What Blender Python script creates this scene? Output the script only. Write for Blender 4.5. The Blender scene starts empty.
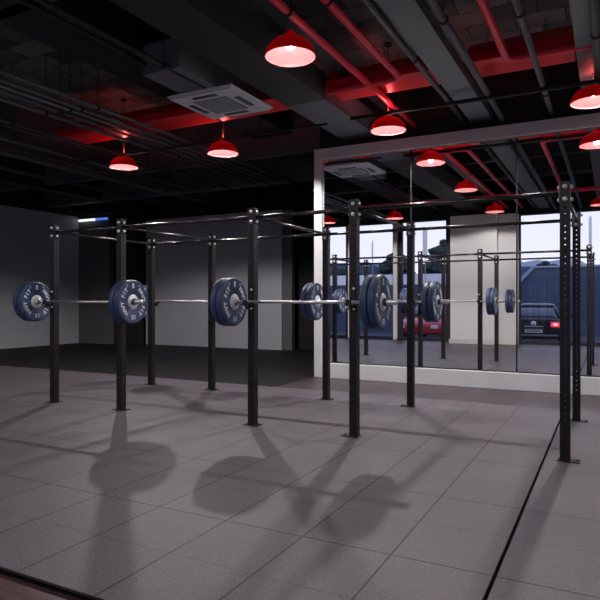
import bpy, bmesh, math, random
from mathutils import Vector, Matrix
random.seed(7)
SC = bpy.context.scene
COL = SC.collection
PI = math.pi

# ------------------------------------------------------------------ camera, world, exposure
cam_d = bpy.data.cameras.new('camera')
cam_d.sensor_width = 36.0
cam_d.lens = 594.0 * 36.0 / 600.0
cam_d.shift_y = 0.0005
cam_d.clip_start = 0.02
cam_d.clip_end = 500
cam = bpy.data.objects.new('camera', cam_d)
cam.location = (0, 0, 1.28)
cam.rotation_euler = (PI / 2, 0, math.radians(27.61))
COL.objects.link(cam)
SC.camera = cam

W = bpy.data.worlds.new('sky')
SC.world = W
W.use_nodes = True
wn = W.node_tree.nodes
wl = W.node_tree.links
wn.clear()
wo = wn.new('ShaderNodeOutputWorld')
wb = wn.new('ShaderNodeBackground')
tc = wn.new('ShaderNodeTexCoord')
sp = wn.new('ShaderNodeSeparateXYZ')
wr = wn.new('ShaderNodeValToRGB')
wl.new(tc.outputs['Generated'], sp.inputs[0])
wl.new(sp.outputs['Z'], wr.inputs[0])
wr.color_ramp.elements[0].position = 0.0
wr.color_ramp.elements[0].color = (0.97, 0.95, 1.0, 1)
wr.color_ramp.elements[1].position = 0.5
wr.color_ramp.elements[1].color = (0.55, 0.68, 1.0, 1)
wl.new(wr.outputs[0], wb.inputs['Color'])
wb.inputs['Strength'].default_value = 1.35
wl.new(wb.outputs[0], wo.inputs[0])

SC.view_settings.view_transform = 'Standard'
SC.view_settings.look = 'None'
SC.view_settings.gamma = 1
SC.view_settings.use_curve_mapping = False
SC.view_settings.exposure = 0.0
LAMP_W = 205.0          # pendant bulbs
UPLIGHT_W = 9.0          # red spots added above the pendant caps to redden the ceiling ducts


# ------------------------------------------------------------------ materials
class NT:
    def __init__(s, name):
        s.m = bpy.data.materials.new(name)
        s.m.use_nodes = True
        s.n = s.m.node_tree.nodes
        s.l = s.m.node_tree.links
        s.n.clear()
        s.out = s.n.new('ShaderNodeOutputMaterial')

    def math(s, op, a, b=None, c=None):
        n = s.n.new('ShaderNodeMath')
        n.operation = op
        for i, v in enumerate((a, b, c)):
            if v is None:
                continue
            if hasattr(v, 'is_output') or isinstance(v, bpy.types.NodeSocket):
                s.l.new(v, n.inputs[i])
            else:
                n.inputs[i].default_value = v
        return n.outputs[0]

    def bsdf(s, col=None, rough=0.5, metal=0.0, spec=0.5):
        b = s.n.new('ShaderNodeBsdfPrincipled')
        if col is not None:
            b.inputs['Base Color'].default_value = (*col, 1)
        b.inputs['Roughness'].default_value = rough
        b.inputs['Metallic'].default_value = metal
        b.inputs['Specular IOR Level'].default_value = spec
        s.l.new(b.outputs[0], s.out.inputs[0])
        s.b = b
        return b

    def mix(s, fac, a, b):
        n = s.n.new('ShaderNodeMix')
        n.data_type = 'RGBA'
        for sock, v in ((n.inputs[0], fac), (n.inputs[6], a), (n.inputs[7], b)):
            if isinstance(v, bpy.types.NodeSocket):
                s.l.new(v, sock)
            elif isinstance(v, tuple):
                sock.default_value = (*v, 1)
            else:
                sock.default_value = v
        return n.outputs[2]

    def noise(s, scale, detail=3, rough=0.5):
        t = s.n.new('ShaderNodeTexCoord')
        n = s.n.new('ShaderNodeTexNoise')
        n.inputs['Scale'].default_value = scale
        n.inputs['Detail'].default_value = detail
        n.inputs['Roughness'].default_value = rough
        s.l.new(t.outputs['Object'], n.inputs['Vector'])
        return n.outputs['Fac']


def plain(name, col, rough=0.5, metal=0.0, spec=0.5, var=0.12, scale=6.0, bump=0.0):
    """a principled material with a slight mottling of its colour"""
    t = NT(name)
    b = t.bsdf(col, rough, metal, spec)
    f = t.noise(scale, 4)
    lo = tuple(c * (1 - var) for c in col)
    hi = tuple(min(1, c * (1 + var)) for c in col)
    t.l.new(t.mix(f, lo, hi), b.inputs['Base Color'])
    if bump:
        bn = t.n.new('ShaderNodeBump')
        bn.inputs['Strength'].default_value = bump
        bn.inputs['Distance'].default_value = 0.005
        t.l.new(t.noise(scale * 12, 2), bn.inputs['Height'])
        t.l.new(bn.outputs[0], b.inputs['Normal'])
    return t.m


def emit(name, col, strength):
    t = NT(name)
    e = t.n.new('ShaderNodeEmission')
    e.inputs[0].default_value = (*col, 1)
    e.inputs[1].default_value = strength
    t.l.new(e.outputs[0], t.out.inputs[0])
    return t.m


def grid_mat(name, base, line, sx, sy, ox, oy, wline, rough, axis=('X', 'Y'), weak=True, speck=0.0, tilevar=0.08, spec=0.5, stagger=False, noise_amt=0.2):
    """tiles of sx by sy with thin joints"""
    t = NT(name)
    b = t.bsdf(base, rough, 0, spec)
    tcn = t.n.new('ShaderNodeTexCoord')
    s3 = t.n.new('ShaderNodeSeparateXYZ')
    t.l.new(tcn.outputs['Object'], s3.inputs[0])
    u = t.math('DIVIDE', t.math('SUBTRACT', s3.outputs[axis[0]], ox), sx)
    v = t.math('DIVIDE', t.math('SUBTRACT', s3.outputs[axis[1]], oy), sy)
    if stagger:
        half = t.math('MULTIPLY', t.math('MODULO', t.math('FLOOR', v), 2.0), 0.5)
        u = t.math('ADD', u, half)

    def joint(c, size):
        fr = t.math('FRACT', t.math('ADD', c, 100.5))
        d = t.math('MULTIPLY', t.math('ABSOLUTE', t.math('SUBTRACT', fr, 0.5)), size)
        return t.math('LESS_THAN', d, wline)
    ju = joint(u, sx)
    jv = joint(v, sy)
    if weak:   # every other cross joint is only a shallow cut
        ev = t.math('FRACT', t.math('ADD', t.math('MULTIPLY', v, 0.5), 100.25))
        strong = t.math('LESS_THAN', ev, 0.5)
        jv = t.math('MULTIPLY', jv, t.math('ADD', t.math('MULTIPLY', strong, 0.6), 0.4))
    j = t.math('MAXIMUM', ju, jv)
    cx = t.n.new('ShaderNodeCombineXYZ')
    t.l.new(t.math('FLOOR', u), cx.inputs[0])
    t.l.new(t.math('FLOOR', v), cx.inputs[1])
    w = t.n.new('ShaderNodeTexWhiteNoise')
    t.l.new(cx.outputs[0], w.inputs['Vector'])
    tone = t.math('ADD', t.math('MULTIPLY', w.outputs['Value'], 2 * tilevar), 1 - tilevar)
    nf = t.noise(2.2, 5, 0.6)
    tone = t.math('MULTIPLY', tone, t.math('ADD', t.math('MULTIPLY', nf, 2 * noise_amt), 1 - noise_amt))
    if speck:
        v1 = t.noise(140, 1, 0.5)
        sp1 = t.math('MULTIPLY', t.math('GREATER_THAN', v1, 0.63), speck)
        v2 = t.noise(60, 3, 0.7)
        tone = t.math('ADD', t.math('MULTIPLY', tone, t.math('ADD', t.math('MULTIPLY', v2, 0.5), 0.75)), sp1)
    vm = t.n.new('ShaderNodeVectorMath')
    vm.operation = 'SCALE'
    vm.inputs[0].default_value = base
    t.l.new(tone, vm.inputs['Scale'])
    t.l.new(t.mix(j, vm.outputs[0], line), b.inputs['Base Color'])
    bn = t.n.new('ShaderNodeBump')
    bn.inputs['Strength'].default_value = 0.5
    bn.inputs['Distance'].default_value = 0.003
    t.l.new(t.math('SUBTRACT', t.noise(90, 2), t.math('MULTIPLY', j, 2.0)), bn.inputs['Height'])
    t.l.new(bn.outputs[0], b.inputs['Normal'])
    return t.m


M = {}
M['mat'] = grid_mat('rubber tile', (0.086, 0.073, 0.086), (0.010, 0.008, 0.009), 0.5, 0.5, -0.48, 1.86, 0.0055, 0.55, speck=1.2, tilevar=0.05, spec=0.38)
M['mat_edge'] = plain('rubber tile edge', (0.006, 0.005, 0.006), 0.9, 0, 0.1)
M['black_floor'] = grid_mat('black rubber floor', (0.014, 0.012, 0.014), (0.008, 0.008, 0.008), 1.0, 1.0, -0.48, 7.61, 0.006, 0.7, weak=False, speck=0.2, spec=0.2)
M['vinyl'] = grid_mat('brown vinyl plank', (0.050, 0.036, 0.042), (0.03, 0.02, 0.02), 0.18, 1.2, 0.0, 0.0, 0.003, 0.45, weak=False, tilevar=0.25, stagger=False)
t = NT('dark red wood plank')
b = t.bsdf((0.07, 0.028, 0.028), 0.4)
tcn = t.n.new('ShaderNodeTexCoord')
mp = t.n.new('ShaderNodeMapping')
mp.inputs['Scale'].default_value = (1.2, 14, 1)
t.l.new(tcn.outputs['Object'], mp.inputs['Vector'])
nz = t.n.new('ShaderNodeTexNoise')
nz.inputs['Scale'].default_value = 3.0
nz.inputs['Detail'].default_value = 6
nz.inputs['Distortion'].default_value = 0.8
t.l.new(mp.outputs[0], nz.inputs['Vector'])
s3 = t.n.new('ShaderNodeSeparateXYZ')
t.l.new(tcn.outputs['Object'], s3.inputs[0])
fr_ = t.math('FRACT', t.math('DIVIDE', t.math('ADD', s3.outputs['Y'], 10.0), 0.16))
gap = t.math('LESS_THAN', fr_, 0.02)
rp = t.n.new('ShaderNodeValToRGB')
rp.color_ramp.elements[0].position = 0.35
rp.color_ramp.elements[0].color = (0.022, 0.009, 0.010, 1)
rp.color_ramp.elements[1].position = 0.7
rp.color_ramp.elements[1].color = (0.10, 0.038, 0.040, 1)
t.l.new(nz.outputs['Fac'], rp.inputs[0])
t.l.new(t.mix(gap, rp.outputs[0], (0.01, 0.006, 0.006)), b.inputs['Base Color'])
M['wood'] = t.m
M['slab'] = grid_mat('dark ceiling block', (0.15, 0.14, 0.138), (0.02, 0.018, 0.018), 0.6, 0.4, 0.1, 0.0, 0.008, 0.8, weak=False, tilevar=0.55, stagger=True, noise_amt=0.8)
M['clad'] = grid_mat('black tile cladding', (0.022, 0.021, 0.023), (0.045, 0.043, 0.045), 0.25, 0.5, 0.1, 0.0, 0.003, 0.6, weak=False, tilevar=0.2)
M['wall_brick'] = grid_mat('dark wall boarding', (0.022, 0.019, 0.019), (0.010, 0.009, 0.009), 0.35, 4.0, 0.0, 0.0, 0.004, 0.8, axis=('X', 'Z'), weak=False)
M['wall_grey'] = plain('grey wall paint', (0.46, 0.465, 0.50), 0.8, var=0.06, scale=0.7)
M['wall_dark'] = plain('dark grey wall tone', (0.12, 0.12, 0.13), 0.8, var=0.06, scale=0.7)  # on the back left bay this tone carries shade
M['wall_black'] = plain('black wall paint', (0.012, 0.012, 0.014), 0.85, var=0.1, scale=0.7)
M['wall_white'] = plain('white wall paint', (0.80, 0.79, 0.77), 0.7, var=0.02, scale=0.7)
M['frame_white'] = plain('off white lacquer', (0.66, 0.655, 0.67), 0.5, var=0.02)
M['frame_dark'] = plain('anthracite window frame', (0.018, 0.022, 0.032), 0.4, var=0.05)
M['beam'] = plain('grey beam paint', (0.115, 0.12, 0.14), 0.6, var=0.15, scale=1.2)
M['beam_black'] = plain('black steel beam', (0.018, 0.018, 0.02), 0.55, var=0.2)
M['beam_dark'] = plain('dark grey steel beam', (0.09, 0.09, 0.10), 0.55, var=0.2)
M['pipe_dark'] = plain('dark conduit', (0.06, 0.06, 0.07), 0.45, 0.0, 0.4, var=0.15)
M['pipe_grey'] = plain('grey conduit', (0.14, 0.14, 0.15), 0.4, 0.2, 0.4, var=0.15)
M['pipe_black'] = plain('black conduit', (0.015, 0.015, 0.017), 0.5, 0.0, 0.3, var=0.15)
M['galv'] = plain('galvanised steel', (0.25, 0.26, 0.28), 0.4, 0.6, var=0.1)
M['red_paint'] = plain('red gloss paint', (0.85, 0.008, 0.020), 0.35, var=0.06)
M['red_pipe'] = plain('red pipe paint', (0.95, 0.035, 0.07), 0.3, var=0.06)
M['rack'] = plain('black powder coat', (0.017, 0.0125, 0.015), 0.45, 0.0, 0.22, var=0.15, scale=20, bump=0.1)
M['chrome'] = plain('chrome', (0.80, 0.78, 0.78), 0.33, 1.0, var=0.03)
M['bolt'] = plain('zinc bolt', (0.80, 0.78, 0.76), 0.4, 0.55, var=0.05)
M['hub'] = plain('cast silver hub', (0.66, 0.67, 0.70), 0.4, 0.25, var=0.05)
M['bar_black'] = plain('dark satin bar', (0.07, 0.065, 0.07), 0.25, 0.9, var=0.1)
M['rubber_navy'] = plain('navy rubber', (0.030, 0.047, 0.105), 0.45, 0.0, 0.35, var=0.1, scale=10)
M['letter'] = plain('white raised lettering', (0.72, 0.74, 0.80), 0.5, var=0.02)
M['hook_liner'] = plain('dark red plastic liner', (0.05, 0.012, 0.014), 0.5)
M['ac_white'] = plain('off white plastic', (0.72, 0.73, 0.77), 0.5, var=0.03)
M['ac_grey'] = plain('grey intake grille', (0.16, 0.165, 0.18), 0.6, var=0.05)
M['ac_black'] = plain('dark louvre slot', (0.03, 0.03, 0.035), 0.5)
M['duct_grey'] = plain('grey sheet metal box', (0.16, 0.165, 0.19), 0.5, 0.2, var=0.1)
M['shade_red'] = plain('red enamel', (0.62, 0.006, 0.010), 0.3, var=0.03)
M['reflector'] = plain('overlit pink lining', (0.85, 0.42, 0.42), 0.4, var=0.02)  # red inside of the shade, its overexposure put into a pink colour
M['bulb'] = emit('glowing bulb', (1.0, 0.93, 0.92), 60.0)
for k_, c_, f_ in (('shade_red', (0.75, 0.006, 0.012), 0.12), ('reflector', (0.9, 0.45, 0.45), 0.35)):
    m_ = M[k_].node_tree
    b_ = [n for n in m_.nodes if n.type == 'BSDF_PRINCIPLED'][0]
    o_ = [n for n in m_.nodes if n.type == 'OUTPUT_MATERIAL'][0]
    t_ = m_.nodes.new('ShaderNodeBsdfTranslucent')
    t_.inputs[0].default_value = (*c_, 1)
    x_ = m_.nodes.new('ShaderNodeMixShader')
    x_.inputs[0].default_value = f_
    m_.links.new(b_.outputs[0], x_.inputs[1])
    m_.links.new(t_.outputs[0], x_.inputs[2])
    m_.links.new(x_.outputs[0], o_.inputs[0])
M['cord'] = plain('black cord', (0.01, 0.01, 0.01), 0.6)
M['led_white'] = emit('lit white tube', (0.9, 0.97, 1.0), 1.3)
M['led_blue'] = emit('lit blue tube', (0.10, 0.22, 0.75), 0.9)
M['asphalt'] = plain('asphalt', (0.045, 0.055, 0.08), 0.85, var=0.2, scale=4)
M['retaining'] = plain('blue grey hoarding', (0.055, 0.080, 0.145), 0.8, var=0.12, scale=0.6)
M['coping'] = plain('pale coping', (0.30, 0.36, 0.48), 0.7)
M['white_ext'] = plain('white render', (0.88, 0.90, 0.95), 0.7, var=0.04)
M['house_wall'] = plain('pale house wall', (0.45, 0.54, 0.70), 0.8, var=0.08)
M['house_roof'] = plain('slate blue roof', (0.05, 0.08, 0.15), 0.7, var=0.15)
M['cream_ext'] = plain('cream reflection panel', (0.92, 0.86, 0.76), 0.7, var=0.04)
M['leaf'] = plain('dark foliage', (0.018, 0.035, 0.035), 0.8, var=0.5, scale=3)
M['bark'] = plain('bark', (0.04, 0.03, 0.03), 0.9)
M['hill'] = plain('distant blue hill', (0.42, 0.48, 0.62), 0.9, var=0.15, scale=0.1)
M['car_black'] = plain('black car paint', (0.012, 0.015, 0.03), 0.2, 0.2, var=0.05)
M['car_red'] = plain('red car paint', (0.42, 0.012, 0.035), 0.25, 0.1, var=0.05)
M['car_glass'] = plain('tinted car glass', (0.03, 0.05, 0.09), 0.06, 0.0, 0.8, var=0.05)
M['tyre'] = plain('tyre rubber', (0.012, 0.012, 0.013), 0.8)
M['plate_white'] = plain('number plate', (0.6, 0.62, 0.65), 0.5)
M['plate_ink'] = plain('number plate ink', (0.05, 0.05, 0.07), 0.5)
M['tail_red'] = emit('lit tail lamp', (1.0, 0.05, 0.10), 1.2)
M['tail_white'] = emit('lit tail lamp core', (1.0, 0.75, 0.78), 1.4)
M['headlamp'] = plain('clear headlamp', (0.8, 0.82, 0.85), 0.15)

t = NT('mirror')
g = t.n.new('ShaderNodeBsdfGlossy')
g.inputs['Color'].default_value = (0.93, 0.93, 0.95, 1)
g.inputs['Roughness'].default_value = 0.0
t.l.new(g.outputs[0], t.out.inputs[0])
M['mirror'] = t.m
t = NT('window glass')
tr = t.n.new('ShaderNodeBsdfTransparent')
tr.inputs[0].default_value = (0.90, 0.91, 0.95, 1)
gl = t.n.new('ShaderNodeBsdfGlossy')
gl.inputs['Roughness'].default_value = 0.02
mx = t.n.new('ShaderNodeMixShader')
lw = t.n.new('ShaderNodeFresnel')
lw.inputs[0].default_value = 1.35
t.l.new(lw.outputs[0], mx.inputs[0])
t.l.new(tr.outputs[0], mx.inputs[1])
t.l.new(gl.outputs[0], mx.inputs[2])
t.l.new(mx.outputs[0], t.out.inputs[0])
M['glass'] = t.m


# ------------------------------------------------------------------ mesh helpers
class MB:
    """collects shapes into one bmesh"""
    def __init__(s):
        s.bm = bmesh.new()

    def box(s, x0, x1, y0, y1, z0, z1, mi=0):
        v = [s.bm.verts.new(p) for p in ((x0, y0, z0), (x1, y0, z0), (x1, y1, z0), (x0, y1, z0), (x0, y0, z1), (x1, y0, z1), (x1, y1, z1), (x0, y1, z1))]
        for q in ((0, 3, 2, 1), (4, 5, 6, 7), (0, 1, 5, 4), (1, 2, 6, 5), (2, 3, 7, 6), (3, 0, 4, 7)):
            f = s.bm.faces.new([v[i] for i in q])
            f.material_index = mi
        return s

    def tube(s, a, b, r, n=16, r2=None, cap=True, smooth=True, mi=0):
        a, b = Vector(a), Vector(b)
        d = (b - a).normalized()
        u = d.orthogonal().normalized()
        w = d.cross(u)
        r2 = r if r2 is None else r2
        ra = [s.bm.verts.new(a + (u * math.cos(2 * PI * i / n) + w * math.sin(2 * PI * i / n)) * r) for i in range(n)]
        rb = [s.bm.verts.new(b + (u * math.cos(2 * PI * i / n) + w * math.sin(2 * PI * i / n)) * r2) for i in range(n)]
        for i in range(n):
            f = s.bm.faces.new((ra[i], ra[(i + 1) % n], rb[(i + 1) % n], rb[i]))
            f.smooth = smooth
            f.material_index = mi
        if cap:
            s.bm.faces.new(ra[::-1]).material_index = mi
            s.bm.faces.new(rb).material_index = mi
        return s

    def path(s, pts, r, n=12):
        """round pipe along points with rounded mitres"""
        pts = [Vector(p) for p in pts]
        rings = []
        for i, p in enumerate(pts):
            d0 = (pts[i] - pts[i - 1]).normalized() if i else (pts[1] - pts[0]).normalized()
            d1 = (pts[i + 1] - pts[i]).normalized() if i < len(pts) - 1 else d0
            d = (d0 + d1).normalized()
            up = Vector((0, 0, 1)) if abs(d.z) < 0.9 else Vector((1, 0, 0))
            u = d.cross(up).normalized()
            w = u.cross(d)
            rings.append([s.bm.verts.new(p + (u * math.cos(2 * PI * k / n) + w * math.sin(2 * PI * k / n)) * r) for k in range(n)])
        for a, b in zip(rings, rings[1:]):
            for k in range(n):
                s.bm.faces.new((a[k], a[(k + 1) % n], b[(k + 1) % n], b[k])).smooth = True
        s.bm.faces.new(rings[0][::-1])
        s.bm.faces.new(rings[-1])
        return s

    def lathe(s, prof, axis='Z', n=48, origin=(0, 0, 0), mi=0, smooth=True):
        """prof: (radius, height) pairs turned about an axis"""
        o = Vector(origin)
        rings = []
        for r, h in prof:
            ring = []
            if r < 1e-6:
                p = {'Z': Vector((0, 0, h)), 'X': Vector((h, 0, 0)), 'Y': Vector((0, h, 0))}[axis]
                ring = [s.bm.verts.new(o + p)]
            else:
                for i in range(n):
                    c, q = r * math.cos(2 * PI * i / n), r * math.sin(2 * PI * i / n)
                    p = {'Z': Vector((c, q, h)), 'X': Vector((h, c, q)), 'Y': Vector((q, h, c))}[axis]
                    ring.append(s.bm.verts.new(o + p))
            rings.append(ring)
        for a, b in zip(rings, rings[1:]):
            for i in range(n):
                if len(a) == 1 and len(b) == 1:
                    continue
                if len(a) == 1:
                    f = s.bm.faces.new((a[0], b[(i + 1) % n], b[i]))
                elif len(b) == 1:
                    f = s.bm.faces.new((a[i], a[(i + 1) % n], b[0]))
                else:
                    f = s.bm.faces.new((a[i], a[(i + 1) % n], b[(i + 1) % n], b[i]))
                f.smooth = smooth
                f.material_index = mi
        return s

    def prism(s, poly, axis, a, b, mi=0):
        """polygon (two coordinates) extruded along an axis from a to b"""
        def P(u, v, w):
            return {'X': (w, u, v), 'Y': (u, w, v), 'Z': (u, v, w)}[axis]
        va = [s.bm.verts.new(P(u, v, a)) for u, v in poly]
        vb = [s.bm.verts.new(P(u, v, b)) for u, v in poly]
        n = len(poly)
        for i in range(n):
            s.bm.faces.new((va[i], va[(i + 1) % n], vb[(i + 1) % n], vb[i])).material_index = mi
        s.bm.faces.new(va[::-1]).material_index = mi
        s.bm.faces.new(vb).material_index = mi
        return s

    def build(s, name, mat, parent=None, bevel=0.0, sharp=40, recalc=True):
        if recalc:
            bmesh.ops.recalc_face_normals(s.bm, faces=s.bm.faces)
        me = bpy.data.meshes.new(name)
        s.bm.to_mesh(me)
        s.bm.free()
        mats = mat if isinstance(mat, (list, tuple)) else [mat]
        for m_ in mats:
            me.materials.append(M[m_])
        o = bpy.data.objects.new(name, me)
        COL.objects.link(o)
        if parent:
            o.parent = parent
        if bevel:
            md = o.modifiers.new('bevel', 'BEVEL')
            md.width = bevel
            md.segments = 2
            md.limit_method = 'ANGLE'
        return o


def tag(o, label, cat, group=None, kind=None):
    if label:
        o['label'] = label
    if cat:
        o['category'] = cat
    if group:
        o['group'] = group
    if kind:
        o['kind'] = kind
    return o


def empty(name, loc=(0, 0, 0), rz=0.0, label=None, cat=None, group=None):
    o = bpy.data.objects.new(name, None)
    o.empty_display_size = 0.1
    o.location = loc
    o.rotation_euler = (0, 0, rz)
    COL.objects.link(o)
    return tag(o, label, cat, group)


def struct(o, label=None):
    o['kind'] = 'structure'
    o['label'] = label
    return o


def sbox(name, x0, x1, y0, y1, z0, z1, mat, label, bevel=0.0):
    return struct(MB().box(x0, x1, y0, y1, z0, z1).build(name, mat, None, bevel), label)


def copy_tree(o, parent=None):
    c = o.copy()
    COL.objects.link(c)
    c.parent = parent
    for ch in list(o.children):
        copy_tree(ch, c)
    return c


# ------------------------------------------------------------------ the room shell
XL, XR, YF, CZ = -14.4, 3.2, -0.5, 4.9      # left wall, right wall, window plane, underside of slab
YM = 9.12                                   # mirror plane
YFR = 9.05
sbox('floor', XL - .3, XR, YF - .3, 7.61, -0.2, -0.02, 'wood', 'dark red wood plank floor along the window side of the gym')
sbox('floor_1', XL - .3, -4.46, 7.61, 16.0, -0.2, -0.02, 'black_floor', 'black rubber floor of the dark area left of the mirror wall')
sbox('floor_2', -4.46, XR, 7.61, YFR + .5, -0.2, -0.02, 'vinyl', 'brown floor strip directly in front of the mirror wall')
# the rubber mats (two fields with an open seam between them)
m_ = MB().box(-13.0, -0.487, 1.86, 7.61, -0.02, 0.0).build('floor_3', 'mat')
struct(m_, 'grey speckled rubber tile field under the rig, left of the open black seam')
m_ = MB().box(-0.468, XR, 1.86, 7.61, -0.02, 0.0).build('floor_4', 'mat')
struct(m_, 'grey speckled rubber tile field right of the open black seam')
sbox('floor_5', -0.487, -0.468, 1.86, 7.61, -0.02, -0.016, 'mat_edge', 'open black seam between the two tile fields')
sbox('trim_1', -13.0, XR, 1.847, 1.859, -0.02, -0.001, 'mat_edge', 'black edging strip along the near end of the rubber tiles')

sbox('ceiling', XL - .3, XR + .2, YF - .3, 16.0, CZ, CZ + .2, 'slab', 'dark block ceiling slab above the pipes')
sbox('wall_left', XL - .25, XL, YF - .3, 12.95, -0.02, 3.82, 'wall_grey', 'grey painted wall at the far left')
sbox('wall_left_upper', XL - .25, XL, YF - .3, 12.95, 3.82, CZ, 'wall_black', 'black upper band of the left wall')
sbox('wall_back_left', XL, -13.15, 12.95, 13.3, -0.02, 3.9, 'wall_dark', 'wall bay in the back left corner, its shade put into a darker grey')  # bay darker by light angle; that shade is put into its colour
sbox('wall_back_pier', -13.15, -12.22, 13.15, 13.4, -0.02, 3.9, 'wall_black', 'wall bay between the two grey back walls, its shade put into black')  # black colour stands in for the deeper shade on this bay
sbox('wall_back', -12.22, -7.6, 13.5, 13.7, -0.02, 3.65, 'wall_grey', 'grey painted back wall behind the rig')
sbox('wall_back_reveal', -7.6, -7.32, 13.55, 13.7, -0.02, 3.64, 'wall_dark', 'darker narrow end of the grey back wall')
sbox('wall_back_black', -7.32, -4.3, 13.9, 14.1, -0.02, CZ, 'wall_black', 'black wall in the passage left of the mirror')
sbox('wall_back_upper', XL - .25, -7.32, 13.72, 13.9, 3.6, CZ, 'wall_black', 'black band above the grey back wall')
sbox('wall_back_outer', XL - .5, -4.3, 14.15, 14.3, -0.02, CZ, 'wall_black', 'outer black wall closing the back of the room')
sbox('wall_back_left_upper', XL - .25, -12.1, 13.0, 14.1, 3.9, CZ, 'wall_black', 'black wall over the back left corner')
sbox('wall_left_outer', XL - .5, XL - .26, YF - .3, 14.15, -0.02, CZ, 'wall_black', 'outer black wall behind the left wall')
sbox('wall_right', XR, XR + .2, YF - .3, YFR + .5, -0.02, CZ, 'wall_grey', 'grey wall at the right end of the room')
# the mirror partition
sbox('wall_back_right', -4.45, XR, YM + .03, YM + .4, -0.02, 3.80, 'wall_dark', 'partition carrying the wall mirror')
sbox('wall_back_right_side', -4.46, -4.30, YM + .40, 13.9, -0.02, CZ, 'wall_black', 'black side of the passage behind the mirror partition')
sbox('wall_back_right_upper', -4.44, XR, YM + .10, YM + .4, 3.80, CZ, 'wall_brick', 'black boarded wall above the mirror frame')

wmir = empty('wall_mirror', (-0.6, YM, -0.02), 0, 'huge white-framed mirror wall made of tall panels, reflecting the rig and street windows', 'mirror')
fr = MB()
fr.box(-4.465, -4.335, YFR, YM + .03, -0.02, 3.835)
fr.box(-4.335, XR, YFR, YM + .03, 3.66, 3.835)
fr.box(-4.335, XR, YFR, YM + .03, -0.02, 0.225)
fo = fr.build('mirror_frame', 'frame_white', wmir, 0.004)
fo.location = (0.6, -YM, 0.02)
edges = [-4.335, -2.79, -1.21, 0.37, 1.95, XR]
for i in range(5):
    a, b = edges[i] + .004, edges[i + 1] - .004
    w2 = (b - a) / 2
    r_ = MB().box(-w2 + .006, w2 - .006, -.004, .0, .018, 3.425).build('mirror_panel', 'mirror', wmir)
    r_.location = ((a + b) / 2 + 0.6, 0, 0.245)
    k = MB()
    k.box(-w2, -w2 + .006, -.008, .024, 0, 3.433)
    k.box(w2 - .006, w2, -.008, .024, 0, 3.433)
    k.box(-w2 + .006, w2 - .006, -.008, .024, 0, .018)
    k.box(-w2 + .006, w2 - .006, -.008, .024, 3.425, 3.433)
    k.box(-w2 + .006, w2 - .006, .001, .024, .018, 3.425)
    k.build('edge_trim', 'pipe_black', r_)

# ------------------------------------------------------------------ window front (seen in the mirror)
WZ0, WZ1 = 0.05, 3.85
sbox('wall_front_upper', XL - .25, XR, YF - .2, YF + .02, WZ1, CZ, 'wall_black', 'black wall above the street windows')
sbox('wall_front_sill', XL - .25, XR, YF - .2, YF + .06, -0.02, WZ0, 'frame_dark', 'dark sill under the street windows')
# solid white block between the windows
sbox('wall_front_block', -4.30, -2.94, YF - .1, 0.20, -0.02, 3.82, 'wall_white', 'white wall block between the street windows, seen in the mirror')
sbox('wall_front_block_side', -2.94, -2.42, YF - .1, -0.05, -0.02, 3.82, 'wall_white', 'recessed white wall strip beside the white block')
sbox('trim_2', -4.34, -2.94, 0.20, 0.215, -0.02, 0.12, 'frame_white', 'low skirting on the white wall block')
# white posts between windows
for k, (a, b) in enumerate([(-7.90, -7.77), (-6.30, -6.18), (-10.1, -9.9), (-12.1, -11.9)]):
    sbox('trim_%d' % (3 + k), a, b, YF - .08, YF + .12, WZ0 - .05, WZ1, 'wall_white', 'white post between street windows')
wins = [(-2.42, -0.02), (-0.02, XR), (-6.18, -4.30), (-7.77, -6.30), (-9.9, -7.90), (-11.9, -10.1), (XL, -12.1)]
bars = {0: (.05, .06), 1: (.06, .05), 2: (.17, .30), 3: (.06, .05), 4: (.05, .12), 5: (.05, .1), 6: (.05, .1)}
for k, (a, b) in enumerate(wins):
    f = MB()
    l, r2 = bars[k]
    f.box(a, a + l, YF - .06, YF + .02, WZ0, WZ1)
    f.box(b - r2, b, YF - .06, YF + .02, WZ0, WZ1)
    f.box(a + l, b - r2, YF - .06, YF + .02, WZ0, WZ0 + .04)
    f.box(a + l, b - r2, YF - .06, YF + .02, WZ1 - .05, WZ1)
    w_ = struct(f.build('window_%d' % (k + 1), 'frame_dark'), 'dark framed street window reflected in the mirror')
    MB().box(a + l, b - r2, YF - .03, YF - .02, WZ0 + .04, WZ1 - .05).build('pane', 'glass', w_)

# ------------------------------------------------------------------ ceiling structure
B0 = 3.98
sbox('ceiling_beam', -4.0, -3.40, 7.25, YM + .1, B0, B0 + .35, 'beam', 'grey beam running to the top left corner of the mirror frame')
sbox('ceiling_beam_11', -4.0, -3.40, YF, 7.25, B0, B0 + .35, 'clad', 'black tile clad beam passing right of the air conditioner')
sbox('ceiling_beam_1', -1.88, -1.56, YF, YM + .1, B0, B0 + .12, 'beam', 'grey beam between the first and second red pipes')
sbox('ceiling_beam_2', -0.34, -0.08, YF, YM + .1, B0 + .05, B0 + .2, 'beam', 'grey beam at the upper right of the ceiling')
sbox('ceiling_beam_3', -6.15, -5.35, YF, 13.7, B0 + .45, CZ, 'beam_black', 'wide black beam left of the air conditioner')
sbox('ceiling_beam_4', -10.05, -9.8, YF, 13.7, B0, CZ, 'beam_dark', 'dark steel beam over the left side')
sbox('ceiling_beam_5', -12.4, -12.15, YF, 13.7, B0, CZ, 'beam_black', 'black steel beam near the left wall')
sbox('ceiling_beam_6', XL, -4.46, 11.7, 11.95, B0 - .02, CZ, 'beam_dark', 'dark cross beam in front of the back wall')
sbox('ceiling_beam_7', XL, -4.46, 9.9, 10.05, B0 + .1, CZ, 'beam_dark', 'thin dark cross beam behind the hanging lamps')
sbox('ceiling_beam_8', XL, XR, 4.2, 4.35, B0 + .45, CZ, 'beam_black', 'black cross beam above the near lamp')
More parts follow.
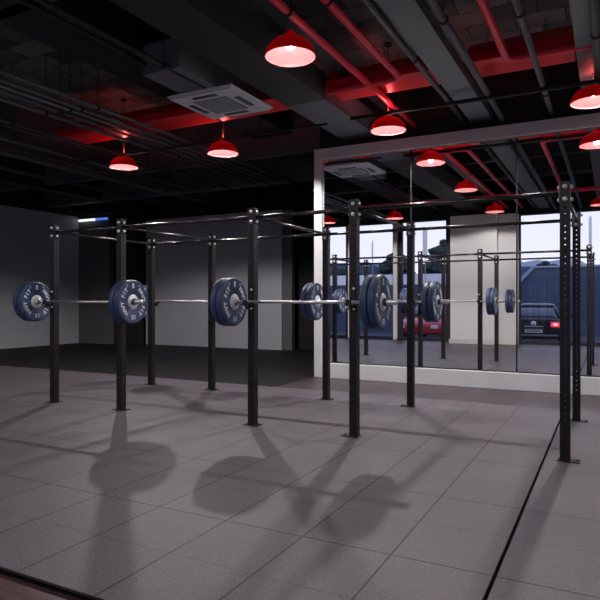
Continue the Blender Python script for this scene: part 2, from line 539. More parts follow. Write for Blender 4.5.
sbox('ceiling_beam_9', XL, XR, 2.2, 2.35, B0 + .45, CZ, 'beam_black', 'black cross beam near the window side')
sbox('ceiling_beam_10', 1.6, 1.95, YF, YM + .1, B0, CZ, 'beam', 'grey beam beyond the right edge')

# red duct run, broken by the beams
for k, (a, b) in enumerate([(-8.6, -5.48), (-5.42, -4.02), (-3.38, -1.90), (-1.54, -0.36)]):
    d = MB()
    d.prism([(7.18, 4.20), (7.18, 4.10), (7.36, 4.10), (7.40, 4.13), (7.72, 4.10), (7.76, 4.12), (7.76, 4.35), (7.40, 4.40)], 'X', a, b)
    txt = ['long red painted ceiling duct above the far left lamp', 'short red painted duct piece beside the air conditioner',
           'red painted duct above the middle lamp where red pipes end', 'wide red painted duct at the upper right behind grey conduits'][k]
    tag(d.build('ceiling_duct', 'red_paint', None, 0.01), txt, 'duct', 'red ceiling ducts')


def elbow(x, y, z, rad, sx, n=6):
    """points of a quarter bend from +Y travel into sx*X travel"""
    cx, cy = x + sx * rad, y - rad
    return [(cx - sx * rad * math.cos(PI / 2 * i / n), cy + rad * math.sin(PI / 2 * i / n), z) for i in range(n + 1)]


def pipe(pts, r, mat, label, group, clamps=(), rods=()):
    root = empty('ceiling_pipe', pts[0], 0, label, 'pipe', group)
    o = Vector(pts[0])
    MB().path([Vector(p) - o for p in pts], r).build('pipe_run', mat, root)
    for y in clamps:
        x, z = pts[0][0], pts[0][2]
        k = MB().tube((0, y - .02 - o.y, 0), (0, y + .02 - o.y, 0), r + .008, 16)
        k.build('clamp', 'pipe_black', root)
        MB().tube((0, y - o.y, r), (0, y - o.y, CZ - z), .005, 6).build('hanger_rod', 'pipe_black', root)
    return root


RZ = 4.055
pipe([(-2.75, YF, RZ), (-2.75, 9.2, RZ)], .042, 'red_pipe', 'longest straight red pipe running to the wall above the mirror', 'red pipes', (2.6, 5.0, 8.3))
pipe([(-2.33, YF, RZ)] + elbow(-2.33, 7.17, RZ, .12, -1) + [(-3.33, 7.17, RZ)], .04, 'red_pipe', 'red pipe that turns left just before the middle red duct', 'red pipes', (2.6, 5.0))
pipe([(-1.06, YF, RZ)] + elbow(-1.06, 7.17, RZ, .12, 1) + [(2.6, 7.17, RZ)], .042, 'red_pipe', 'red pipe that turns right and runs along the upper right red duct', 'red pipes', (2.6, 5.0))
dz = 3.93
pipe([(-1.40, YF, dz), (-1.40, 9.2, dz)], .04, 'pipe_dark', 'grey conduit just right of the second grey beam', 'grey conduits', (3.1, 5.6, 7.9))
pipe([(-0.74, YF, dz), (-0.74, 9.2, dz)], .036, 'pipe_dark', 'grey conduit crossing in front of the right red duct', 'grey conduits', (3.1, 5.8, 8.2))
pipe([(-0.13, YF, dz), (-0.13, 9.2, dz)], .042, 'pipe_dark', 'grey conduit nearest the right edge of the ceiling', 'grey conduits', (3.1, 6.6))
pipe([(-1.98, YF, 4.02), (-1.98, 9.2, 4.02)], .035, 'pipe_dark', 'grey conduit tucked against the left side of the second grey beam', 'grey conduits', (3.9, 6.6))
pipe([(-4.62, YF, 4.02), (-4.62, 6.2, 4.02)], .028, 'pipe_black', 'thin black conduit ending at the air conditioner', 'black conduits', (3.5, 5.4))
pipe([(-5.0, YF, 4.15), (-5.0, 6.1, 4.15)], .03, 'pipe_black', 'black conduit just left of the air conditioner', 'black conduits', (3.5, 5.2))
for x_, r_, z_, mt, lb in ((-6.3, .025, 3.95, 'pipe_grey', 'grey conduit passing just left of the air conditioner'), (-7.05, .02, 4.0, 'pipe_grey', 'thin grey conduit third from the air conditioner'),
                           (-9.0, .03, 3.98, 'pipe_grey', 'grey conduit left of the far left lamp'), (-9.5, .025, 4.0, 'pipe_dark', 'dark conduit beside the dark steel beam'),
                           (-6.62, .03, 3.98, 'pipe_grey', 'first thin conduit left of the wide black beam'), (-6.85, .022, 4.0, 'galv', 'bright thin conduit left of the wide black beam'),
                           (-7.35, .03, 4.02, 'pipe_grey', 'dark conduit above the far left lamp row'), (-8.1, .03, 3.98, 'pipe_dark', 'dark conduit left of the far left lamp'),
                           (-8.35, .022, 4.0, 'pipe_dark', 'thin dark conduit beside the left conduit'), (-11.0, .04, 3.98, 'pipe_dark', 'dark conduit high over the left wall side')):
    pipe([(x_, YF, z_), (x_, 13.5, z_)], r_, mt, lb, 'left conduits', (3.0, 6.0, 9.0))
pipe([(-8.2, 1.9, RZ - .02), (2.6, 1.9, RZ - .02)], .05, 'red_pipe', 'red cross pipe on the window side, seen low in the mirror', 'red pipes')
# cross conduit below everything
root = empty('ceiling_pipe', (-3.3, 7.88, 3.88), 0, 'black cross conduit hung below the beams above the mirror side lamps', 'pipe', 'cross conduits')
MB().path([(0, 0, 0), (5.9, 0, 0)], .028).build('pipe_run', 'pipe_black', root)
for x_ in (.5, 2.3, 4.0):
    MB().tube((x_, 0, 0), (x_, 0, CZ - 3.88), .005, 6).build('hanger_rod', 'pipe_black', root)
root = empty('ceiling_pipe', (-8.9, 7.95, 3.88), 0, 'black cross conduit above the two left lamps', 'pipe', 'cross conduits')
MB().path([(0, 0, 0), (5.2, 0, 0)], .020).build('pipe_run', 'pipe_black', root)
for x_ in (.5, 2.3, 4.0):
    MB().tube((x_, 0, 0), (x_, 0, CZ - 3.88), .005, 6).build('hanger_rod', 'pipe_black', root)

# flat cable tray
for x_, lb in ((-7.55, 'galvanised cable tray over the left half of the ceiling'), (-3.05, 'narrow cable tray between the wide grey beam and the red pipes')):
    tr_ = MB()
    tr_.box(-.10, .10, 0, 9.4, 0, .006)
    tr_.box(-.10, -.094, 0, 9.4, .006, .05)
    tr_.box(.094, .10, 0, 9.4, .006, .05)
    o = tr_.build('cable_tray', 'pipe_black' if x_ > -4 else 'pipe_dark')
    o.location = (x_, YF + .02, 4.24)
    tag(o, lb, 'cable tray')
hr = 0

# air conditioning cassette
ac = empty('air_conditioner', (-4.74, 6.73, 3.96), 0, 'square grey-white ceiling cassette air conditioner hanging under the dark beams', 'air conditioner')
p_ = MB()
p_.prism([(-.515, -.515), (.515, -.515), (.515, .515), (-.515, .515)], 'Z', .02, .05)
p_.prism([(-.49, -.49), (.49, -.49), (.49, .49), (-.49, .49)], 'Z', 0, .02)
p_.build('panel', 'ac_white', ac, 0.006)
MB().box(-.27, .27, -.27, .27, -.006, 0).build('grille', 'ac_grey', ac)
g_ = MB()
for k in range(12):
    g_.box(-.25, .25, -.25 + k * .044, -.242 + k * .044, -.010, -.006)
g_.build('grille_slats', 'ac_white', ac)
for sx, sy in ((1, 0), (-1, 0), (0, 1), (0, -1)):
    v_ = MB()
    if sx:
        v_.box(sx * .375 - .04, sx * .375 + .04, -.19, .19, -.004, .0)
    else:
        v_.box(-.19, .19, sy * .375 - .04, sy * .375 + .04, -.004, .0)
    f_ = v_.build('vent', 'ac_black', ac)
    v_ = MB()
    if sx:
        v_.box(sx * .375 - .025, sx * .375 + .012, -.18, .18, -.012, -.004)
    else:
        v_.box(-.18, .18, sy * .375 - .025, sy * .375 + .012, -.012, -.004)
    v_.build('louvre', 'ac_grey', f_, 0.003)
MB().box(-.30, .27, -1.22, .66, .05, .42).build('housing', 'duct_grey', ac, 0.01)
for sx in (-.22, .20):
    for sy in (-.9, .38):
        MB().tube((sx, sy, .42), (sx, sy, CZ - 3.96), .006, 6).build('hanger_rod', 'pipe_black', ac)

# small lit tube high on the back left wall
ld = empty('tube_light', (-13.75, 12.9, 3.70), 0, 'small lit tube lamp high in the back left corner, half white half blue', 'lamp')
MB().box(-.6, .6, -.02, .05, .03, .09).build('housing', 'frame_dark', ld)
MB().tube((-.58, 0, 0), (.12, 0, 0), .035, 12).build('white_tube', 'led_white', ld)
MB().tube((.12, 0, 0), (.58, 0, 0), .035, 12).build('blue_tube', 'led_blue', ld)


# ------------------------------------------------------------------ pendant lamps
def make_lamp():
    root = empty('pendant_lamp', (0, 0, 0))
    prof = [(.250, 0), (.252, .006), (.247, .035), (.232, .080), (.203, .122), (.160, .157), (.110, .181), (.060, .195), (.052, .200)]
    inner = [(r - .004, h - .003) for r, h in prof[1:]]
    sh = MB().lathe([(.246, 0.0)] + prof).build('lamp_shade', 'shade_red', root)
    MB().lathe([(.2465, .0)] + inner + [(0.0, .192)]).build('reflector', 'reflector', root, recalc=False)
    MB().lathe([(.052, .200), (.055, .205), (.055, .238), (.048, .246), (.012, .250), (0, .250)], n=32).build('cap', 'shade_red', root)
    MB().tube((0, 0, .192), (0, 0, .172), .022, 16).build('socket', 'bolt', root)
    MB().lathe([(0, .078), (.026, .082), (.042, .10), (.040, .125), (.024, .155), (.018, .172)], n=24).build('bulb', 'bulb', root)
    MB().tube((0, 0, .25), (0, 0, CZ - LZ), .005, 8).build('cord', 'cord', root)
    MB().lathe([(.05, CZ - LZ - .03), (.05, CZ - LZ)], n=20).build('ceiling_rose', 'cord', root)
    return root


LZ = 3.67
proto = make_lamp()
lamps = [(-2.79, 5.13, 'red dome lamp hanging nearest the viewer, in front of the red pipes'),
         (-2.78, 8.0, 'red dome lamp hanging above the left end of the mirror'),
         (-5.60, 8.0, 'red dome lamp hanging just below the air conditioner'),
         (-7.76, 8.0, 'farthest left red dome lamp, under the long red duct'),
         (-0.19, 8.0, 'red dome lamp cut by the right edge, above the mirror frame'),
         (-2.78, 1.55, 'red dome lamp on the window side, second from right in the mirror row'),
         (-5.60, 1.55, 'red dome lamp on the window side, seen in the mirror left of the white post'),
         (-7.76, 1.55, 'red dome lamp seen at the left edge of the mirror'),
         (-0.21, 1.55, 'red dome lamp seen small at the right edge of the mirror')]
for i, (x, y, lb) in enumerate(lamps):
    o = proto if i == 0 else copy_tree(proto)
    o.location = (x, y, LZ)
    tag(o, lb, 'lamp', 'red pendant lamps')
    ld_ = bpy.data.lights.new('bulb_light', 'SPOT')
    ld_.spot_size = math.radians(156)
    ld_.spot_blend = 0.2
    ld_.energy = LAMP_W * (1.0 if y > 7 else 0.19)
    ld_.color = (1.0, 0.955, 0.95)
    ld_.shadow_soft_size = 0.04
    lo = bpy.data.objects.new('bulb_light', ld_)
    lo.location = (0, 0, 0.045)
    lo.parent = o
    COL.objects.link(lo)
    if y > 7:
        lv = bpy.data.lights.new('red_uplight', 'SPOT')  # added uplight over the cap, brightens the red duct and pipes
        lv.spot_size = math.radians(166)
        lv.spot_blend = 0.1
        lv.energy = UPLIGHT_W * (0.35 if x > -1 else 1.0)
        lv.color = (1.0, 0.10, 0.10)
        lv.shadow_soft_size = 0.03
        lo = bpy.data.objects.new('red_uplight', lv)
        lo.location = (0, 0, 0.265)
        lo.rotation_euler = (PI, 0, 0)
        lo.parent = o
        COL.objects.link(lo)

# ------------------------------------------------------------------ the rig
HR = 2.227
UX = [-6.199, -5.075, -3.261, -2.136, -0.322]
UY = [5.19, 6.97]
UW = 0.038


def upright_mesh():
    mb = MB()
    bm = mb.bm

    def face(axis_u, normal):
        u = Vector(axis_u)
        nrm = Vector(normal) * UW

        def P(a, z):
            return nrm + u * a + Vector((0, 0, z))

        def quad(z0, z1):
            bm.faces.new([bm.verts.new(P(a, z)) for a, z in ((-UW, z0), (UW, z0), (UW, z1), (-UW, z1))])

        def cell(z0, z1, r):
            zc = (z0 + z1) / 2
            hh = (z1 - z0) / 2
            outer = [(UW, 0), (UW, hh), (0, hh), (-UW, hh), (-UW, 0), (-UW, -hh), (0, -hh), (UW, -hh)]
            vo = [bm.verts.new(P(a, zc + b)) for a, b in outer]
            vi = [bm.verts.new(P(r * math.cos(PI / 4 * i), zc + r * math.sin(PI / 4 * i))) for i in range(8)]
            for i in range(8):
                bm.faces.new((vo[i], vo[(i + 1) % 8], vi[(i + 1) % 8], vi[i]))
        z = .30
        quad(.008, z)
        while z < .549:
            cell(z, z + .05, .0092)
            z += .05
        while z < 1.149:
            cell(z, z + .025, .0062)
            z += .025
        while z < 2.05 - .001:
            cell(z, z + .05, .0092)
            z += .05
        quad(z, HR)
    face((1, 0, 0), (0, -1, 0))
    face((0, 1, 0), (1, 0, 0))
    face((-1, 0, 0), (0, 1, 0))
    face((0, -1, 0), (-1, 0, 0))
    # top cap
    bm.faces.new([bm.verts.new(p) for p in ((-UW, -UW, HR), (UW, -UW, HR), (UW, UW, HR), (-UW, UW, HR))])
    bmesh.ops.remove_doubles(bm, verts=bm.verts, dist=1e-5)
    return mb


rig = empty('squat_rig', (-3.26, 6.08, 0), 0, 'long black free-standing steel squat and pull-up rig with ten perforated uprights on the rubber tiles', 'squat rig')
RO = Vector((-3.26, 6.08, 0))
up0 = upright_mesh().build('upright', 'rack', rig)
md = up0.modifiers.new('wall', 'SOLIDIFY')
md.thickness = .004
md.offset = -1
bp0 = MB().box(-.085, .085, -.055, .055, 0, .008).build('base_plate', 'rack', up0, 0.002)


def bolt_mesh():
    m = MB()
    m.lathe([(0, -.022), (.008, -.021), (.014, -.016), (.016, -.007), (.019, -.006), (.019, 0)], axis='Y', n=16)
    return m


b0 = bolt_mesh().build('bolt', 'bolt', up0)
b0.location = (0, -UW, HR - .042)
fb = MB().tube((0, 0, .008), (0, 0, .016), .010, 6).build('floor_bolt', 'rack', up0)
fb.location = (.062, 0, 0)
first = True
BOLTS = [(0, -UW, 0), (UW, 0, PI / 2), (0, UW, PI), (-UW, 0, -PI / 2)]
for j, y in enumerate(UY):
    for i, x in enumerate(UX):
        if first:
            u = up0
        else:
            u = up0.copy()
            COL.objects.link(u)
            u.parent = rig
        u.location = Vector((x, y, 0)) - RO
        shift = {3: -.035, 4: .025}.get(i, 0.0)
        if first:
            bp = bp0
        else:
            bp = bp0.copy()
            COL.objects.link(bp)
            bp.parent = u
        bp.location = (shift, 0, 0)
        for s_ in (-1, 1):
            if first and s_ == 1:
                f_ = fb
            else:
                f_ = fb.copy()
                COL.objects.link(f_)
                f_.parent = u
            f_.location = (shift + s_ * .066, .0, 0)
        for q, (bx, by, rz) in enumerate(BOLTS):
            for zz in (HR - .042, HR - .142):
                if first and q == 0 and zz > HR - .1:
                    continue
                c = b0.copy()
                COL.objects.link(c)
                c.parent = u
                c.location = (bx, by, zz)
                c.rotation_euler = (0, 0, rz)
        first = False

ZB = HR - .092


def rig_bar(a, b, r, mat):
    a, b = Vector(a) - RO, Vector(b) - RO
    d = (b - a).normalized()
    m = MB()
    m.tube(a + d * .008, b - d * .008, r, 16)
    w = Vector((0, 0, 1)).cross(d)
    # end flange plates
    for p, q in ((a, a + d * .008), (b - d * .008, b)):
        if abs(d.x) > .5:
            m.box(min(p.x, q.x), max(p.x, q.x), p.y - .03, p.y + .03, p.z - .075, p.z + .075)
        else:
            m.box(p.x - .03, p.x + .03, min(p.y, q.y), max(p.y, q.y), p.z - .075, p.z + .075)
    return m.build('pull_up_bar', mat, rig)


for y in UY:
    for i in range(4):
        rig_bar((UX[i] + UW, y, ZB), (UX[i + 1] - UW, y, ZB), .019, 'bar_black')
for x in UX:
    rig_bar((x, UY[0] + UW, ZB), (x, UY[1] - UW, ZB), .017, 'bar_black')

# ------------------------------------------------------------------ barbells, plates, hooks
ZBAR = 1.263
PR, PT = .25, .068


def glyphs(text, size, bold=.03):
    cu = bpy.data.curves.new('txt', 'FONT')
    cu.body = text
    cu.size = size
    cu.align_x = 'CENTER'
    cu.offset = size * bold * .5
    cu.resolution_u = 2
    ob = bpy.data.objects.new('txt', cu)
    COL.objects.link(ob)
    dg = bpy.context.evaluated_depsgraph_get()
    me = bpy.data.meshes.new_from_object(ob.evaluated_get(dg))
    vs = [(v.co.x, v.co.y) for v in me.vertices]
    fs = [tuple(p.vertices) for p in me.polygons]
    bpy.data.objects.remove(ob)
    bpy.data.curves.remove(cu)
    bpy.data.meshes.remove(me)
    return vs, fs


GL = {c: glyphs(c, .068, .055) for c in 'NAVYFIT15'}
TICK = ([(-.004, -.012), (.004, -.012), (.004, .014), (-.004, .014)], [(0, 1, 2, 3)])
ARROW = ([(-.020, .0), (.020, .0), (0, .026)], [(0, 1, 2)])
RING = ([(r * math.cos(PI / 6 * i), r * math.sin(PI / 6 * i) - .018) for i in range(12) for r in (.010, .018)],
        [(2 * i, 2 * i + 1, (2 * i + 3) % 24, (2 * i + 2) % 24) for i in range(12)])


def lettering_mesh():
    m = MB()

    def put(gl, ang, rad, s, sc=1.0):
        """ang: clockwise from 12 o'clock as seen by the viewer of side s"""
        vs, fs = gl
        a = math.radians(ang)
        X = s * (PT / 2 + .0012)
        out = []
        for (u, v) in vs:
            u, v = u * sc, v * sc
            rr = rad + v
            du = rr * math.sin(a) + u * math.cos(a)
            dv = rr * math.cos(a) - u * math.sin(a)
            out.append(m.bm.verts.new((X, s * du, dv)))
        base = [m.bm.verts.new((v.co.x - s * .0016, v.co.y, v.co.z)) for v in out]
        for f in fs:
            try:
                m.bm.faces.new([out[i] for i in f])
            except ValueError:
                pass
        cnt = {}
        for f in fs:
            for i in range(len(f)):
                e = (f[i], f[(i + 1) % len(f)])
                cnt[tuple(sorted(e))] = cnt.get(tuple(sorted(e)), 0) + 1
        for (i, j), c in cnt.items():
            if c == 1:
                m.bm.faces.new((out[i], out[j], base[j], base[i]))
    for s in (1, -1):
        for start in (41, 221):
            for k, ch in enumerate('NAVY FIT'):
                if ch != ' ':
                    put(GL[ch], start + k * 14.0, .147, s)
        put(ARROW, 0, .190, s)
        put(RING, 0, .188, s)
        put(GL['1'], 171.5, .152, s)
        put(GL['5'], 184, .152, s)
        put(TICK, 28, .205, s)
        put(TICK, 332, .205, s)
    return m


def make_plate():
    root = empty('weight_plate', (0, 0, 0))
    h = PT / 2
    prof = [(.030, -h + .004), (.090, -h + .003), (.095, -h + .001), (.228, -h + .001), (.233, -h), (.242, -h + .003), (.247, -h + .009), (.249, -h + .016),
            (.249, h - .016), (.247, h - .009), (.242, h - .003), (.233, h), (.228, h - .001), (.095, h - .001), (.090, h - .003), (.028, h - .004), (.028, -h + .004)]
    MB().lathe(prof, axis='X', n=72).build('bumper_ring', 'rubber_navy', root)
    MB().lathe([(.0262, -h - .001), (.080, -h - .001), (.083, -h + .003), (.083, -h + .008)], axis='X', n=40).lathe(
        [(.083, h - .008), (.083, h - .003), (.080, h + .001), (.0262, h + .001)], axis='X', n=40).lathe([(.0262, -h - .001), (.0262, h + .001)], axis='X', n=40).build('hub', 'hub', root)
    lettering_mesh().build('lettering', 'letter', root)
    return root


def make_barbell():
    root = empty('barbell', (0, 0, 0))
    MB().tube((-.70, 0, 0), (.70, 0, 0), .014, 20).build('shaft', 'chrome', root)
    for s in (-1, 1):
        MB().lathe([(.014, s * .692), (.034, s * .692), (.036, s * .696), (.036, s * .726), (.0255, s * .7285), (.0255, s * .995), (.022, s * 1.0), (0, s * 1.0)], axis='X', n=28).build('sleeve', 'chrome', root)
        MB().lathe([(.0257, s * .876), (.036, s * .876), (.038, s * .880), (.038, s * .900), (.036, s * .904), (.0257, s * .904)], axis='X', n=24).build('clamp_collar', 'pipe_dark', root)
    return root


def make_hook():
    """bar rest bolted on the -Y face of an upright; origin at the bar centre"""
    root = empty('bar_hook', (0, 0, 0))
    m = MB()
    d = .072                                   # distance from bar centre to upright face
    m.box(-.03, .03, d - .012, d - .001, -.085, .155)
    m.box(-.028, .028, -.032, d - .012, -.034, -.018)
    m.box(-.028, .028, -.044, -.032, -.034, .022)
    m.box(-.004, .004, -.03, d - .012, -.075, -.034)
    m.build('bracket', 'rack', root, 0.002)
    MB().box(-.026, .026, -.032, d - .012, -.018, -.0145).build('liner', 'hook_liner', root)
    for zz in (.125, -.066):
        MB().lathe([(0, d - .028), (.010, d - .025), (.013, d - .016), (.013, d - .012)], axis='Y', n=12, origin=(.014, 0, zz)).build('bolt', 'bolt', root)
    return root


plate0, bar0, hook0 = make_plate(), make_barbell(), make_hook()
fp = fb_ = fh = True
YFB, YBB = UY[0] - UW - .072, UY[1] + UW + .072
sets = [(-5.655, YFB, 'front left', 0, 1), (-2.680, YFB, 'front middle', 2, 3), (-5.70, YBB, 'back left', 0, 1), (-2.705, YBB, 'back middle', 2, 3)]
for cx, y, nm, ua, ub in sets:
    o = bar0 if fb_ else copy_tree(bar0)
    fb_ = False
    o.location = (cx, y, ZBAR)
    tag(o, 'chrome barbell loaded with navy plates racked on the %s bay of the rig' % nm, 'barbell', 'barbells on the rig')
    for s, sn in ((-1, 'left'), (1, 'right')):
        for k, kn in ((0, 'inner'), (1, 'outer')):
            o = plate0 if fp else copy_tree(plate0)
            fp = False
            o.location = (cx + s * (.730 + PT / 2 + k * (PT + .004)), y, ZBAR)
            o.rotation_euler = (0, 0, 0)
            tag(o, 'navy lettered bumper plate, %s one on the %s end of the %s barbell' % (kn, sn, nm), 'weight plate', 'navy bumper plates')
    front = y < 6
    for ui, sn in ((ua, 'left'), (ub, 'right')):
        o = hook0 if fh else copy_tree(hook0)
        fh = False
        o.location = (UX[ui], y, ZBAR)
        o.rotation_euler = (0, 0, 0 if front else PI)
        tag(o, 'black bar hook holding the %s end of the %s barbell' % (sn, nm), 'bar hook', 'bar hooks on the uprights')

# ------------------------------------------------------------------ outside (seen through the windows in the mirror)
GZ = -0.30
sbox('ground', -60, 30, -90, YF - .21, GZ - .2, GZ, 'asphalt', 'asphalt street outside the windows')


def loft(sections, mb, mi=0, smooth=True):
    rings = [[mb.bm.verts.new(p) for p in s] for s in sections]
    n = len(rings[0])
    for a, b in zip(rings, rings[1:]):
        for i in range(n):
            f = mb.bm.faces.new((a[i], a[(i + 1) % n], b[(i + 1) % n], b[i]))
            f.smooth = smooth
            f.material_index = mi
    mb.bm.faces.new(rings[0][::-1]).material_index = mi
    mb.bm.faces.new(rings[-1]).material_index = mi


def sec(y, zs, ws):
    """closed section at y from bottom to top: heights and half widths"""
    pts = [(w, y, z) for w, z in zip(ws, zs)]
    return pts + [(-x, y_, z) for x, y_, z in reversed(pts)]


def make_car(paint, label, hatch=False):
    """rear at +Y, nose at -Y, origin on the ground"""
    root = empty('car', (0, 0, 0), 0, label, 'car')
    b = MB()
    L = [(2.18, .34, .62, .90, .80), (2.26, .30, .62, .95, .86), (2.20, .28, .66, 1.00, .88), (1.7, .24, .70, 1.04, .90), (.8, .24, .70, .99, .91), (-.6, .24, .68, .96, .91),
         (-1.2, .24, .66, .95, .90), (-1.9, .26, .60, .84, .87), (-2.2, .30, .52, .72, .80), (-2.28, .36, .48, .62, .70)]
    L = L[1:] if True else L
    loft([sec(y, (zl, zl + .06, zm, zt - .05, zt), (w - .08, w, w, w - .05, w - .14)) for y, zl, zm, zt, w in L], b)
    body = b.build('body', paint, root)
    md_ = body.modifiers.new('sub', 'SUBSURF')
    md_.levels = md_.render_levels = 1
    c = MB()
    ry = 2.05 if hatch else 1.75
    G = [(ry, .98, 1.02, .68), (ry - .25, .98, 1.28, .60), (ry - .60, .96, 1.42, .53), (.3, .95, 1.46, .54), (-.35, .95, 1.42, .54), (-.95, .94, 1.05, .68)]
    loft([sec(y, (zl - .06, zl, zt - .05, zt), (.80, .80, w + .03, w - .06)) for y, zl, zt, w in G], c)
    cab = c.build('cabin_glass', 'car_glass', root)
    r_ = MB()
    loft([sec(y, (z - .035, z, z + .012), (w + .02, w, w - .16)) for y, z, w in ((ry - .42, 1.385, .55), (ry - .65, 1.445, .54), (.3, 1.475, .54), (-.35, 1.44, .53), (-.45, 1.41, .51))], r_)
    r_.build('roof', paint, root)
    for s in (-1, 1):
        p = MB()
        p.path([(s * .78, ry - .02, 1.0), (s * .65, ry - .28, 1.28), (s * .56, ry - .55, 1.42)], .035, 8)
        p.build('pillar', paint, root)
        for y in (1.35, -1.38):
            w = MB().lathe([(.0, s * .90), (.20, s * .90), (.225, s * .915), (.31, s * .915), (.33, s * .89), (.33, s * .72), (.31, s * .70), (0, s * .70)], axis='X', n=28, origin=(0, y, .33)).build('wheel', 'tyre', root)
            MB().lathe([(0, s * .925), (.18, s * .92), (.20, s * .902)], axis='X', n=20, origin=(0, y, .33)).build('rim', 'galv', w)
        tl = MB().box(s * .70 - .17, s * .70 + .13, 2.16, 2.285, .70, .86).build('tail_lamp', 'tail_red', root, 0.02)
        MB().box(s * .70 - .09, s * .70 + .04, 2.27, 2.292, .755, .815).build('lamp_core', 'tail_white', tl)
        MB().box(s * .62 - .13, s * .62 + .13, -2.29, -2.2, .54, .66).build('headlamp', 'headlamp', root, 0.02)
        MB().box(s * .97 - .07, s * .97 + .07, -.75, -.6, .95, 1.07).build('side_mirror', paint, root, 0.02)
    MB().box(-.28, .28, 2.262, 2.29, .50, .61).build('number_plate', 'plate_white', root)
    k = MB()
    for q in range(7):
        k.box(-.21 + q * .062, -.17 + q * .062, 2.290, 2.293, .53, .585)
    k.build('plate_marks', 'plate_ink', root)
    MB().lathe([(0, 2.262), (.05, 2.262), (.085, 2.262), (.088, 2.28), (0, 2.285)], axis='Y', n=20, origin=(0, 0, .80)).build('badge', 'chrome', root)
    MB().box(-.30, .30, 2.255, 2.28, .705, .72).build('chrome_strip', 'chrome', root)
    MB().box(-.75, .75, 2.23, 2.275, .40, .44).build('bumper_strip', 'galv', root)
    return root


def warp(root, loc, rz):
    root.location = loc
    root.rotation_euler = (0, 0, rz)


c1 = make_car('car_black', 'black hatchback car parked outside, seen from behind in the third mirror panel', True)
warp(c1, (-2.28, -5.2, GZ), 0)
c2 = make_car('car_red', 'red car parked outside, seen in the mirror below the plates')
warp(c2, (-6.35, -5.6, GZ), PI)

# dark hoarding with pale coping and sloping left end
rw = empty('hoarding_wall', (0, -11.0, GZ), 0, 'tall blue-grey hoarding behind the black car with a sloping left end', 'wall')
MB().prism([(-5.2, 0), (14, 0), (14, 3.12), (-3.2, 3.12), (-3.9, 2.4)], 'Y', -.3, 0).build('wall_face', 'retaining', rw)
MB().prism([(-5.2, 0), (-4.95, 0), (-3.7, 2.4), (-3.1, 3.07), (14, 3.07), (14, 3.15), (-3.2, 3.15), (-3.9, 2.45)], 'Y', 0.0, .1).build('coping', 'coping', rw)
rw2 = empty('hoarding_wall', (0, -9.5, GZ), 0, 'low navy wall with a white top behind the left windows', 'wall')
MB().box(-26, -6.0, -.3, 0, 0, 2.34).build('wall_face', 'retaining', rw2)
MB().box(-26, -6.0, -.35, .05, 2.34, 2.83).build('white_band', 'white_ext', rw2)


def house(x, y, w, d, hw, hr_, label):
    root = empty('house', (x, y, GZ), 0, label, 'house', 'houses across the street')
    MB().box(-w / 2, w / 2, -d / 2, d / 2, 0, hw).build('wall', 'house_wall', root)
    MB().prism([(-w / 2 - .4, hw), (w / 2 + .4, hw), (w / 4, hw + hr_), (-w / 4, hw + hr_)], 'Y', -d / 2 - .3, d / 2 + .3).build('roof', 'house_roof', root)
    for k in range(3):
        MB().box(-w / 2 + w * (k + .6) / 3.6, -w / 2 + w * (k + .6) / 3.6 + w * .13, d / 2, d / 2 + .05, hw * .55, hw * .85).build('window', 'frame_dark', root)


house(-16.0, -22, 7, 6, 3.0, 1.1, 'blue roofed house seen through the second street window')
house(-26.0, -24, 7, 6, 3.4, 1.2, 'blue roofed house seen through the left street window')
house(-6.5, -34, 6, 6, 3.4, .8, 'far house above the left end of the hoarding')


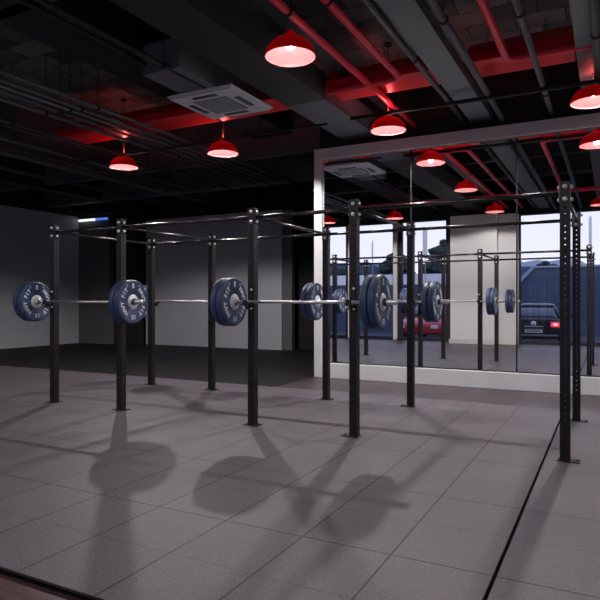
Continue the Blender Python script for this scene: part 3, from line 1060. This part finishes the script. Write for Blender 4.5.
def tree(x, y, h, r, label):
    root = empty('tree', (x, y, GZ), 0, label, 'tree', 'trees across the street')
    MB().tube((0, 0, 0), (0, 0, h * .6), .15, 8, .08).build('trunk', 'bark', root)
    m = MB()
    rnd = random.Random(int(x * 100))
    for k in range(420):
        a, b_, rr = rnd.uniform(0, 2 * PI), rnd.uniform(-1, 1), rnd.uniform(.35, 1.0) ** .6
        q = math.sqrt(1 - b_ * b_)
        p = Vector((r * rr * q * math.cos(a), r * .7 * rr * q * math.sin(a), h * .55 + h * .42 * rr * b_))
        bmesh.ops.create_icosphere(m.bm, subdivisions=1, radius=rnd.uniform(.18, .36) * min(r, h * .4), matrix=Matrix.Translation(p) @ Matrix.Rotation(a, 4, 'Z') @ Matrix.Diagonal((1, .8, .6, 1)))
    m.build('crown', 'leaf', root)


tree(-13.9, -14.2, 3.7, 1.1, 'dark bushy tree seen through the right part of the second street window')
tree(-11.6, -16.6, 4.6, 1.1, 'dark tree behind the white topped wall in the third street window')
tree(-8.7, -18, 5.5, 1.5, 'tallest dark tree, beside the white block in the third street window')
tree(-19.6, -15, 3.5, 1.1, 'small dark tree between the two left houses')
for k, x in enumerate((-2.8, -1.2, .6, 2.4)):
    tree(x, -12.9 - (k % 2) * 1.9, 3.5, .8, ['small bush at the left end of the hoarding top', 'second bush from the left above the hoarding', 'third bush above the hoarding', 'rightmost bush above the hoarding'][k])
for x, y, z0, z1, w, mt, lb in ((-7.73, -9.2, 3.6, 4.9, .11, 'cream_ext', 'added cream upright panel for a glass reflection in the third street window'),
                                (-10.35, -9.2, 3.6, 4.4, .04, 'white_ext', 'added thin white upright panel for a glass reflection in the second street window'),
                                (-0.75, -9.2, 3.9, 5.0, .06, 'white_ext', 'added white upright panel for a glass reflection at the right edge of the mirror')):
    bn_ = empty('reflection_standin', (x, y, GZ), 0, lb, 'reflection panel', 'glass reflection panels')  # panels on poles added to stand in for bright reflections in the window glass
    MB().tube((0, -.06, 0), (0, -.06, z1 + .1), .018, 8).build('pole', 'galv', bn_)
    MB().box(-w, w, -.03, .0, z0, z1).build('reflection_panel', mt, bn_)
# distant hills
hm = MB()
pts = [(-60, 0)]
for k in range(61):
    x = -60 + k * 1.8
    pts.append((x, 6.9 + 1.6 * math.sin(k * .31) + .8 * math.sin(k * .83 + 1) + .25 * math.sin(k * 2.3)))
pts.append((48, 0))
hm.prism(pts, 'Y', -6, 0)
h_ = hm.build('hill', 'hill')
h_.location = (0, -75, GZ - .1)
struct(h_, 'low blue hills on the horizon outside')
